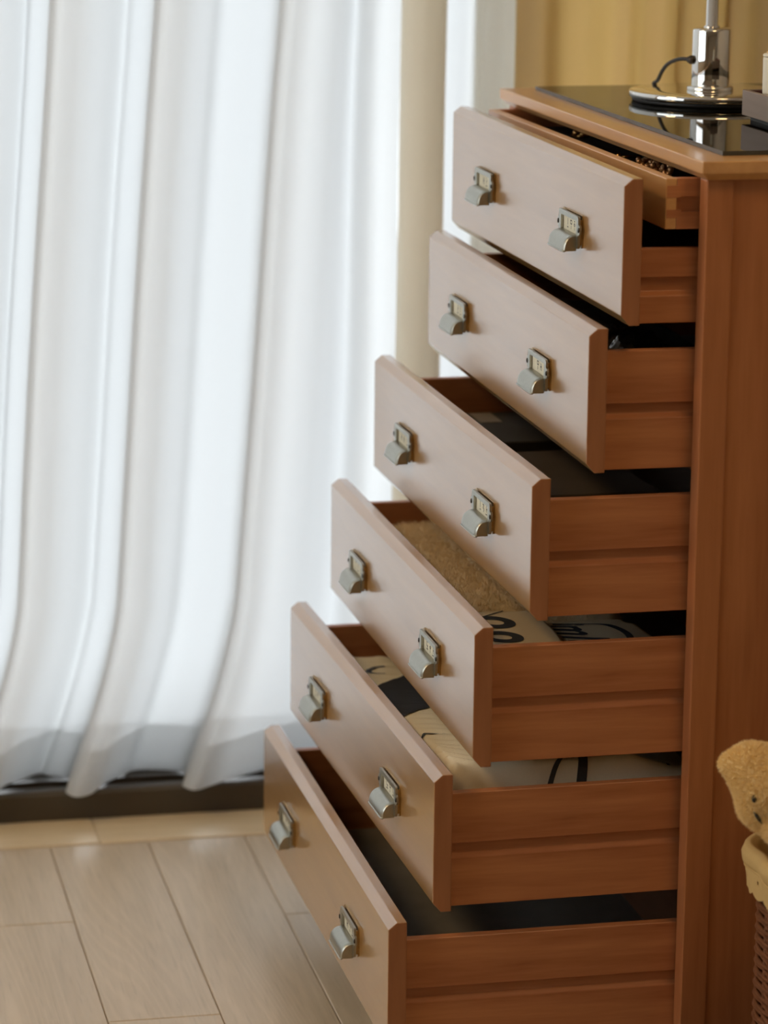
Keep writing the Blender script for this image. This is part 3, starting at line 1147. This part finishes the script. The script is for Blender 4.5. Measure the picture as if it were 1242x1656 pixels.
decal('navy_patch', *quadfill((-.3450, .440), (-.255, .535), (-.258, .350), (-.3450, .285), 20, .006), h5, cu_, M['navy'], .0012)
decal('printed_line', *ribbon(catmull([(-.288, .588), (-.302, .582), (-.313, .566), (-.316, .552), (-.311, .541), (-.300, .534)], 5), .0036), h5, cu_, M['ink'], .001)
decal('printed_line', *ribbon(catmull([(-.3445, .203), (-.337, .199), (-.331, .204), (-.320, .200), (-.312, .203), (-.300, .194), (-.285, .188)], 5), .0018), h5, cu_, M['ink'], .001)
decal('printed_line', *ribbon(catmull([(-.205, .17), (-.193, .12), (-.186, .085), (-.188, .06), (-.194, .045), (-.199, .038)], 6), .0052), h5, cu_, M['ink'], .001)
decal('printed_line', *ribbon(catmull([(-.232, .043), (-.215, .060), (-.195, .078), (-.175, .098), (-.150, .112), (-.12, .112), (-.10, .09), (-.088, .06)], 6), .0022), h5, cu_, M['ink'], .001)

# drawer 3: dark storage boxes
Zb3 = Z_[2] + .0162


def storage_box(name, label, x0, x1, y0, y1, h, rz=0, tagc=None, lid='charcoal'):
    t = thing(name, label, 'box', ((x0 + x1) / 2, (y0 + y1) / 2, Zb3), rz)
    a, b = (x1 - x0) / 2, (y1 - y0) / 2
    MB().box((-a + .0015, -b + .0015, 0), (a - .0015, b - .0015, h - .004)).build('box_body', M['charcoal'], t, bevel=.001, seg=1)
    MB().box((-a, -b, h - .022), (a, b, h)).build('lid', M[lid], t, bevel=.0015, seg=1)
    if tagc:
        MB().box((tagc[0], tagc[1], h), (tagc[2], tagc[3], h + .0006)).build('paper_tag', M['grey_tag'], t)
    return t


storage_box('storage_box', 'dark lidded box with grey paper tag at the back of the third drawer', -.235, -.06, .52, .708, .068, 0, (-.006, .028, .022, .088))
storage_box('storage_box', 'flat box with a taupe lid lying nearest in the third drawer', -.225, -.045, .26, .50, .060, .03, None, 'taupe')

# drawer 2: dark cloth pouch and clear plastic bag
Zb2 = Z_[1] + .0162
pb = MB()


def bag_pt(u, v):
    x = -.17 + .10 * u
    y = .05 + .20 * v
    e = (max(0, 1 - abs(2 * u - 1) ** 4) * max(0, 1 - abs(2 * v - 1) ** 4)) ** .5
    return (x, y, Zb2 + .001 + e * (.106 + .010 * noise3(x * 60, y * 60, 1) + .006 * noise3(x * 130, y * 130, 3)))


pb.grid(bag_pt, 40, 50)
tag(pb.build('plastic_bag', M['plastic']), 'crinkled clear plastic bag in the dark second drawer', 'bag')
MB_ = MB()
MB_.grid(lambda u, v: (-.168 + .20 * u, .27 + .40 * v, Zb2 + .001 + .07 * (max(0, 1 - abs(2 * u - 1) ** 6) * max(0, 1 - abs(2 * v - 1) ** 6)) ** .4 + .004 * noise3(u * 5, v * 7, 2) * (0 < u < 1) * (0 < v < 1)), 30, 40)
tag(MB_.build('folded_garment', M['charcoal']), 'dark folded garment deep inside the second drawer', 'garment')

# ------------------------------------------------------------------ basket with plush toy
KX0, KX1, KY0, KY1, KZ = -.057, .29, -.46, -.100, .335
bk = thing('wicker_basket', 'red-brown wicker basket with cream liner beside the chest', 'basket', ((KX0 + KX1) / 2, (KY0 + KY1) / 2, 0))
kc = bk.location
hx, hy = (KX1 - KX0) / 2, (KY1 - KY0) / 2


def rr_point(s, hx, hy, r):
    """point at fraction s of a rounded rectangle"""
    seg = [(2 * (hx - r), 'l'), (math.pi * r / 2, 'a'), (2 * (hy - r), 'l'), (math.pi * r / 2, 'a')] * 2
    per = 4 * (hx - r) + 4 * (hy - r) + 2 * math.pi * r
    d = (s % 1) * per
    cx, cy, ang = -(hx - r), -hy, 0.0
    for L_, kd in seg:
        c, s_ = math.cos(ang), math.sin(ang)
        if d <= L_:
            if kd == 'l':
                return (cx + c * d, cy + s_ * d), (s_, -c)
            q = d / r
            ox, oy = cx - s_ * r, cy + c * r
            nx, ny = math.cos(ang - math.pi / 2 + q), math.sin(ang - math.pi / 2 + q)
            return (ox + r * nx, oy + r * ny), (nx, ny)
        d -= L_
        if kd == 'l':
            cx, cy = cx + c * L_, cy + s_ * L_
        else:
            ox, oy = cx - s_ * r, cy + c * r
            ang += math.pi / 2
            cx, cy = ox + r * math.cos(ang - math.pi / 2), oy + r * math.sin(ang - math.pi / 2)
    return (cx, cy), (0, -1)


NS = 36
wk = MB()
rows = 49
for rix in range(rows):
    z = .004 + rix * (KZ - .03) / rows
    loop = []
    for k in range(NS * 6):
        s = k / (NS * 6)
        (px_, py_), (nx, ny) = rr_point(s, hx - .004, hy - .004, .05)
        o_ = .0015 * math.cos(math.pi * (k / 6) + math.pi * rix)
        loop.append((px_ + nx * o_, py_ + ny * o_, z + .0006 * math.sin(k * 1.7 + rix)))
    wk.tube(loop, .0027, 6, closed=True)
stuff(wk.build('weave', M['wicker'], bk))
st_ = MB()
for k in range(NS):
    (px_, py_), n_ = rr_point((k + .25) / NS, hx - .004, hy - .004, .05)
    st_.tube([(px_, py_, .002), (px_, py_, KZ - .02)], .0022, 6)
stuff(st_.build('stakes', M['wicker'], bk))
bt_ = [rr_point(k / 80, hx - .006, hy - .006, .05)[0] for k in range(80)]
MB().prism(bt_, 'z', .001, .008).build('basket_floor', M['wicker'], bk)


# liner: comes up inside, rolls over the rim, hangs outside with a lace edge
def liner_pt(u, v, drop=.105):
    prof_ = [(-.012, .20), (-.012, .30), (-.010, .335), (-.003, .3480), (.006, .3525), (.0125, .3500), (.0150, .342), (.0125, .333), (.0080, .3265), (.0075, .315), (.0065, .303)]
    i = v * (len(prof_) - 1)
    k = min(int(i), len(prof_) - 2)
    t = i - k
    o_ = prof_[k][0] * (1 - t) + prof_[k + 1][0] * t
    z = prof_[k][1] * (1 - t) + prof_[k + 1][1] * t
    (px_, py_), (nx, ny) = rr_point(u, hx, hy, .05)
    wv = .0025 * math.sin(u * 130) * v + .003 * noise3(u * 30, v * 3, 1)
    return (px_ + nx * (o_ + wv), py_ + ny * (o_ + wv), z - .003 + .003 * noise3(u * 20, 2, 5))


MB().grid(liner_pt, 200, 30).build('liner', M['liner'], bk)


def lace_pt(u, v):
    p_ = liner_pt(u, .80)
    (q, (nx, ny)) = rr_point(u, hx, hy, .05)
    scal = .005 * abs(math.sin(u * 2 * math.pi * 26))
    z = .3235 - v * (.0235 + scal)
    f = .0022 * math.sin(u * 160) * v + .0012 - .003 * v
    return (p_[0] + nx * f, p_[1] + ny * f, z)


def lace():
    b = MB()
    nu, nv = 52 * 16, 8
    for j in range(nv):
        for i in range(nu):
            if j in (2,) and (i % 16) in (7, 8):
                continue          # eyelets
            q = [lace_pt(i / nu, j / nv), lace_pt((i + 1) / nu, j / nv), lace_pt((i + 1) / nu, (j + 1) / nv), lace_pt(i / nu, (j + 1) / nv)]
            b.add(q, [(0, 1, 2, 3)], 0, True)
    return b


lace().build('lace_edge', M['liner'], bk)
MB().tube([(lambda p: (p[0], p[1], .3245))(lace_pt(k / 240, 0)) for k in range(240)], .0012, 6, closed=True).build('seam', M['liner'], bk)
# padding inside so that the toy rests on something
MB().grid(lambda u, v: (-hx + .02 + (2 * hx - .04) * u, -hy + .02 + (2 * hy - .04) * v, .285 + .0165 * min(1, 4 * math.sin(u * 3.1416) * math.sin(v * 3.1416))), 30, 30).build('liner_floor', M['liner'], bk)

# plush toy dog, head over the rim
PX, PY, PZ = -.045, -.165, .345
dog = thing('plush_dog', 'cream plush toy dog lying on the basket liner, snout down', 'plush toy', (.05, -.22, .30))
do = dog.location


def plush_body():
    """one continuous body as a union of soft balls, remeshed"""
    balls = [((-.055, -.172, .4250), .0405), ((-.077, -.166, .4415), .0255), ((-.0965, -.161, .4445), .0115), ((-.068, -.174, .4010), .0220), ((-.0665, -.178, .3880), .0130),
             ((-.046, -.190, .3870), .0260), ((-.010, -.205, .390), .048), ((.045, -.230, .372), .060), ((.105, -.255, .368), .058), ((.03, -.19, .345), .036), ((.06, -.28, .345), .040), ((.13, -.30, .345), .045)]
    mb = bpy.data.metaballs.new('pm')
    mb.resolution = .006
    mb.render_resolution = .006
    mb.threshold = .25
    for c, r in balls:
        e = mb.elements.new()
        e.co = Vector(c) - do
        e.radius = r * 1.28
        e.stiffness = 3.0
    o = bpy.data.objects.new('pm', mb)
    COL.objects.link(o)
    dg = bpy.context.evaluated_depsgraph_get()
    me = bpy.data.meshes.new_from_object(o.evaluated_get(dg))
    bpy.data.objects.remove(o)
    bpy.data.metaballs.remove(mb)
    return me


pme = plush_body()
for v in pme.vertices:
    wz = v.co.z + do.z
    if wz < .3035:
        v.co.z = .3035 - do.z
pme.materials.clear()
pme.materials.append(M['plush'])
for q in pme.polygons:
    q.use_smooth = True
po = bpy.data.objects.new('plush_body', pme)
COL.objects.link(po)
po.parent = dog
rnd = random.Random(11)
areas = [(q.area, q) for q in pme.polygons]
pn = []
for ar, q in areas:
    k = ar * 1500000
    k = int(k) + (1 if rnd.random() < k - int(k) else 0)
    vs_ = [pme.vertices[i].co for i in q.vertices]
    for _ in range(k):
        u_, v_ = rnd.random(), rnd.random()
        if len(vs_) == 4:
            p_ = (vs_[0] * (1 - u_) + vs_[1] * u_) * (1 - v_) + (vs_[3] * (1 - u_) + vs_[2] * u_) * v_
        else:
            u_ = u_ ** .5
            p_ = vs_[0] * (1 - u_) + (vs_[1] * (1 - v_) + vs_[2] * v_) * u_
        if p_.z + do.z > .33:
            pn.append((p_, q.normal.copy()))
fb = MB()
fuzz(fb, pn[:130000], .0050, .00026, 0, 12)
stuff(fb.build('fur', M['plush'], dog))
from mathutils.bvhtree import BVHTree
tree = BVHTree.FromPolygons([v.co.copy() for v in pme.vertices], [tuple(q.vertices) for q in pme.polygons])


def on_plush(x, z):
    h = tree.ray_cast(Vector((x, -1.0, z)) - do, Vector((0.0, 1.0, 0.0)))
    return h[0] if h[0] is not None else Vector((x, -.2, z)) - do


MB().sphere(on_plush(-.0830, .4180) + Vector((0, -.0012, 0)), (.0026, .0028, .0042), 12, 8).build('eye', M['rubber'], dog)
MB().tube([on_plush(x, z) + Vector((0, -.0022, 0)) for x, z in ((-.0815, .4025), (-.0785, .3985), (-.0755, .3945), (-.0725, .3895))], [.0008, .0018, .0020, .0008], 8).build('mouth', M['rubber'], dog)
